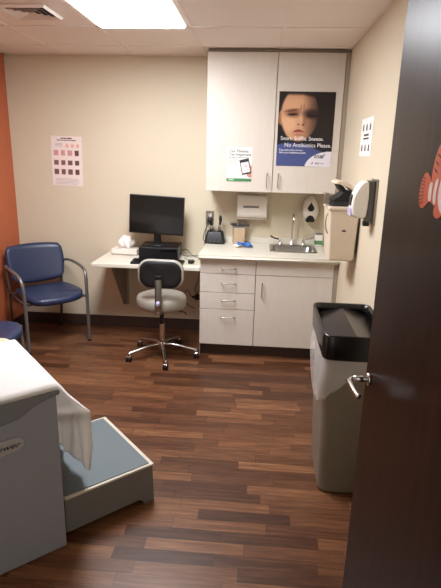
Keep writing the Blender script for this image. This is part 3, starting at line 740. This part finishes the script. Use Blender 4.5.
# ---------------------------------------------------------------- guest chairs
def guest_chair(label, loc, rz_, arms=True, group=None):
    t = thing('guest_chair', label, 'chair', loc, rz_, group)
    # seat cushion
    def sq(s, z):
        o = []
        n = 40
        for k in range(n):
            a = 2*PI*k/n; ca, sa = math.cos(a), math.sin(a)
            x = .245*s*math.copysign(abs(ca)**.45, ca); y = .235*s*math.copysign(abs(sa)**.5, sa)
            if y < 0: y -= .025*(1-(x/.245)**2)
            x *= (1-.06*(y/.235 if y > 0 else 0))
            o.append((x+.01, y-.045, z-.012+.012*(x/.245)**2*s - (.012 if y < -.2*s else 0)))
        return o
    obj('seat', loft(nb(), [sq(.90, .405), sq(.985, .415), sq(1.0, .435), sq(.985, .455), sq(.90, .466), sq(.6, .468), sq(.2, .466)]), 'blue', t, smooth=True)
    # backrest: curved padded panel
    def bk(u, v, side):
        a = (u-.5)*2; x = a*(.245+.01*math.sin(PI*v))*(1-.10*(1-v)**2)
        rc = min(1, (1-abs(a))*9)**.5; 
        vz = (v-.5)*(.80+.20*rc)+.5
        z = .468+.325*vz - .03*(1-v)*(a*a)*-1 + .012*(1-a*a)*v
        y = .215+.09*vz+.05*(1-a*a)-.035
        th = .019*min(1, 14*min(u, 1-u, v, 1-v)+.25)
        return (x+.012, y-.02+side*th, z)
    bm = nb()
    surf(bm, lambda u, v: bk(u, v, -1), 20, 14); surf(bm, lambda u, v: bk(u, v, 1), 20, 14)
    bmesh.ops.bridge_loops(bm, edges=[e for e in bm.edges if e.is_boundary])
    obj('backrest', bm, 'blue', t, smooth=True)
    for s in (-1, 1):
        fx_, bx_ = s*.262, s*.235
        if arms:
            pts = [(fx_, -.255, 0), (fx_, -.25, .35), (fx_*1.0, -.245, .52), (fx_*1.03, -.225, .61), (fx_*1.06, -.15, .642), (fx_*1.07, 0, .655), (fx_*1.06, .12, .658), (bx_*1.08, .21, .645), (bx_, .245, .62)]
            obj('front_leg_and_arm', tube(nb(), pts, lambda q: .0115, n=12, ry=.0145), 'tube', t, smooth=True)
        else:
            obj('front_leg', tube(nb(), [(fx_*.94, -.245, 0), (fx_*.94, -.235, .2), (fx_*.94, -.225, .43)], .0125, n=12), 'tube', t, smooth=True)
        obj('rear_leg', tube(nb(), [(bx_*.96, .275, 0), (bx_*.96, .235, .25), (bx_, .215, .45), (bx_, .25, .62), (bx_*.9, .28, .74)], .0115, n=12), 'tubed', t, smooth=True)
        obj('side_rail', tube(nb(), [(fx_*.97, -.225, .40), (bx_*.98, .215, .40)], .010, n=10, it=0), 'tubed', t, smooth=True)
        for (lx_, ly_) in ((fx_*(1 if arms else .94), -.2545 if arms else -.245), (bx_*.96, .275)):
            obj('glide', cyl(nb(), (lx_, ly_, .0005), (lx_, ly_, .012), .017, .015, n=14), 'blackm', t)
    obj('cross_rail', tube(nb(), [(-.25, -.20, .395), (.25, -.20, .395)], .010, n=10, it=0), 'tubed', t, smooth=True)
    obj('cross_rail', tube(nb(), [(-.23, .20, .395), (.23, .20, .395)], .010, n=10, it=0), 'tubed', t, smooth=True)
    return t
guest_chair('navy blue guest chair with grey metal armrests in the back left corner', (-1.795, -.40, 0), R(44), True)
guest_chair('navy blue chair without armrests by the orange wall, mostly cut off by the frame', (-1.845, -1.50, 0), R(88), False)

# ---------------------------------------------------------------- stool
st = thing('rolling_stool', 'light grey round rolling stool with black backrest and chrome base', 'stool', (-.735, -.655, 0))
hub = obj('hub', lathe(nb(), [(.028, .075), (.036, .08), (.036, .115), (.026, .13)]), 'chrome', st, smooth=True)
for k, a in enumerate((214, 286, 358, 70, 142)):
    a = R(a); ca, sa = math.cos(a), math.sin(a)
    bm = tube(nb(), [(ca*.025, sa*.025, .108), (ca*.10, sa*.10, .107), (ca*.20, sa*.20, .085), (ca*.285, sa*.285, .068)], lambda q: .018-.007*q, n=10, ry=.012)
    obj('base_arm', bm, 'chrome', st, smooth=True)
    cx_, cy_ = ca*.285, sa*.285
    cs = obj('caster', box(cyl(nb(), (cx_, cy_, .045), (cx_, cy_, .07), .007), cx_-.016, cx_+.016, cy_-.02, cy_+.02, .036, .052), 'chrome', st, bevel=.004)
    for s in (-1, 1): obj('wheel', cyl(nb(), (cx_+s*.006, cy_-.004, .0255), (cx_+s*.019, cy_-.004, .0255), .025, n=20), 'blackm', cs, bevel=.003)
obj('gas_column', cyl(nb(), (0, 0, .12), (0, 0, .28), .022), 'chrome', st, bevel=.002)
obj('column_cover', cyl(nb(), (0, 0, .25), (0, 0, .42), .017), 'blackm', st)
obj('seat_plate', cyl(nb(), (0, 0, .415), (0, 0, .435), .11), 'black', st)
obj('seat', lathe(nb(), [(.15, .415), (.182, .422), (.196, .45), (.198, .49), (.188, .515), (.15, .528), (.08, .533), (.01, .533)], n=40), 'vinyl', st, smooth=True)
obj('height_lever', tube(nb(), [(.02, -.05, .425), (.12, -.08, .42), (.19, -.09, .415), (.21, -.085, .40), (.205, -.07, .385)], .004, n=8), 'blackm', st, smooth=True)
# back: seen from behind
def bring(s, y, sz=1): return [(.03+(x-.03)*s, y+ .35*(x-.03)**2, .735+z*s*sz) for x, z in rrect(.03, -.004, .345, .22, .085, 7)]
BYK = -.205
obj('back_cushion', loft(nb(), [bring(.90, BYK+.05), bring(1, BYK+.035), bring(1.0, BYK+.008), bring(.97, BYK)]), 'vinyl', st, smooth=True)
obj('back_shell', loft(nb(), [bring(.93, BYK+.001), bring(.90, BYK-.006), bring(.70, BYK-.010), bring(.3, BYK-.012)]), 'blackm', st, smooth=True)
obj('back_bar', tube(nb(), [(0, -.01, .404), (.003, -.12, .402), (.01, -.19, .41), (.016, -.228, .45), (.02, -.232, .56), (.02, -.228, .72)], .026, n=12, ry=.006), 'steel', st, smooth=True)
obj('bar_cap', prism(nb(), rrect(.02, .712, .056, .03, .012), (-.236, -.214), XZ), 'black', st, bevel=.002)
obj('knob', cyl(nb(), (.018, -.215, .52), (.018, -.262, .515), .017, .014, n=16), 'liquid', st, bevel=.004)

# ---------------------------------------------------------------- exam table, step and paper
TR = R(42); TC = (-.742, -2.722, 0)
tb = thing('exam_table', 'grey medical exam table with beige cushion at lower left', 'exam table', TC, TR)
obj('cabinet_body', box(nb(), -1.35, 0, 0, .62, .0, .708), 'tgrey', tb, bevel=.008)
# wavy moulded lip: profile in XZ, wraps the top
pl = [(0.012, .722), (0.012, .706), (-.03, .700), (-.063, .692), (-.098, .680), (-.125, .662), (-.15, .650), (-.21, .640), (-.30, .628), (-.45, .62), (-1.36, .62), (-1.36, .738), (-.25, .738), (-.12, .733), (-.03, .726)]
obj('moulded_trim', prism(nb(), pl, (-.014, .634), XZ), 'tlip', tb, bevel=.008)
def cq(s, z, g=0): return [(x, y, z) for x, y in rrect(-.665, .335, 1.31*s+g, .60*s+g, .06, 6)]
obj('cushion', loft(nb(), [cq(1, .7105), cq(1, .722, .015), cq(1, .735, .015), cq(1, .746, -.006), cq(.9, .748)]), 'cushion', tb, smooth=True)
# badge
bd = obj('name_badge', prism(nb(), rrect(-.235, .548, .20, .060, .029, 8), (-.010, 0.0), XZ), 'badge', tb, bevel=.003)
text('badge_lettering', 'Brewer', .030, bd, WALLTXT(-.272, -.0105, .540), 'ink', shear=.3, bold=.0004, sx=1.3)
# paper over the cushion
def paperfn(u, v):
    # v across table (local y), u along: 0 at head end, 1 at hanging tip
    y = -.018+.565*v
    if u < .55:
        x = -1.2+1.205*(u/.55)
        z = .7525+.0015*math.sin(9*x+4*y)
        e = max(0, 1-v/.05); z -= .022*e*e; y += .004*e
        return (x, y, z)
    q = (u-.55)/.45
    Ld = max(.10, (.485+.04*v+.012*math.sin(9*v+1)))*(1-.10*(1-v)**8)
    s = q*Ld
    k = min(1, s/.21); k = k*k*(3-2*k)
    x = .005+.018*min(1, s/.04)+(.105*(1-.15*v)*k)+(.007*math.sin(13*v+4*q)+.004*math.sin(31*v))*k
    if s > .27: x += .006*(s-.27)/.2*(1+math.sin(12*v))
    z = .7525-s*min(1, .35+s/.05) if s < .0325 else .7525-s
    x += .012*math.exp(-((s-.17-.25*v)/.02)**2)*k
    return (x, y+.03*k*(1-v)**2+.015*math.sin(7*q)*k*(1-v), z-.022*max(0, 1-v/.05)**2*(1-k))
bm = nb(); surf(bm, paperfn, 100, 60)
pp = obj('exam_table_paper', bm, 'thin', None, smooth=True)
solid(pp, .0012)
pp.location = TC; pp.rotation_euler = (0, 0, TR)
tag(pp, 'white paper sheet covering the exam table and hanging over its end', 'paper sheet')
# pull-out step
sp = thing('step', 'grey pull-out step with ribbed tread at the foot of the exam table', 'step', TC, TR)
y0, y1, xo, zt = .035, .555, .435, .205
def side(yv):
    prof = [(.012, .03), (.012, zt-.012), (xo, zt-.012), (xo+.006, .0), (xo-.045, .0), (xo-.055, .022), (xo-.075, .035)]
    return obj('side_skirt', prism(nb(), prof, (yv, yv+.018), XZ), 'stepb', sp, bevel=.003)
side(y0); side(y1-.018)
obj('front_skirt', prism(nb(), [(y0+.018, .0), (y0+.06, .0), (y0+.075, .03), (y1-.075, .03), (y1-.06, .0), (y1-.018, .0), (y1-.018, zt-.012), (y0+.018, zt-.012)], (xo-.014, xo+.004), YZ), 'stepb', sp, bevel=.003)
obj('top_shell', box(nb(), .012, xo+.006, y0-.004, y1+.004, zt-.012, zt), 'stepe', sp, bevel=.004)
obj('tread_mat', box(nb(), .016, xo-.014, y0+.008, y1-.012, zt+.0003, zt+.004), 'tread', sp, bevel=.0015)

# ---------------------------------------------------------------- waste bin
wb = thing('waste_bin', 'tall slim grey waste bin with black lid beside the open door', 'waste bin', (.462, -2.07, 0))
def br_(w_, l, z, r=.05): return [(x, y, z) for x, y in rrect(0, 0, w_, l, r, 6)]
obj('bin_body', loft(nb(), [br_(.20, .36, .001, .04), br_(.215, .375, .012, .045), br_(.27, .475, .735, .055), br_(.255, .46, .735, .05), br_(.20, .36, .04, .04)]), 'bin', wb, smooth=False, bevel=.003)
bm = nb()
loft(bm, [br_(.288, .505, .735, .045), br_(.292, .51, .742, .045), br_(.300, .518, .845, .045), br_(.294, .512, .852, .042), br_(.278, .496, .850, .035), br_(.262, .480, .80, .03)], cap=False)
ld = obj('lid', bm, 'lid', wb, smooth=True)
solid(ld, .003)
# two inward sloping swing flaps meeting at a ridge
obj('swing_flap', prism(nb(), [(-.130, .800), (0, .838), (0, .832), (-.130, .794)], (-.225, .225), XZ), 'flap', wb)
obj('swing_flap', prism(nb(), [(0, .838), (.130, .800), (.130, .794), (0, .832)], (-.225, .225), XZ), 'flap', wb)
obj('end_panel', prism(nb(), [(-.130, .795), (.130, .795), (.130, .80), (0, .838), (-.130, .80)], (.225, .243), XZ), 'lid', wb)
obj('end_panel', prism(nb(), [(-.130, .795), (.130, .795), (.130, .80), (0, .838), (-.130, .80)], (-.243, -.225), XZ), 'lid', wb)
# liner
def bagf(u, v):
    a = 2*PI*u
    P_ = rrect(0, 0, .278, .485, .055, 8); n = len(P_); f = u*n; i = int(f) % n; k = f-int(f)
    x = P_[i][0]*(1-k)+P_[(i+1) % n][0]*k; y = P_[i][1]*(1-k)+P_[(i+1) % n][1]*k
    lf = max(0, min(1, -x/.12)); fr = max(0, min(1, -y/.2))
    ln = .035+.17*lf*(.55+.45*math.sin(6*y+2.0))+.045*fr*(.5+.5*math.cos(9*x+.6))+.006*math.sin(11*a)
    out = 1+.012+.10*v*(1-v)+.012*v*math.sin(9*a+1)+.16*lf*v*(.5+.5*math.sin(6*y+2.0))
    return (x*out, y*(1.012+.03*math.sin(PI*v)+.008*math.sin(7*a)*v), .744-ln*v+.002*math.sin(30*a)*v)
bm = nb(); surf(bm, bagf, 160, 14); bmesh.ops.remove_doubles(bm, verts=bm.verts[:], dist=1e-5)
bg = obj('bin_liner', bm, 'bag', None, smooth=True); bg.location = (.462, -2.07, 0)
tag(bg, 'translucent white plastic bin bag folded over the rim of the grey bin', 'bin bag')
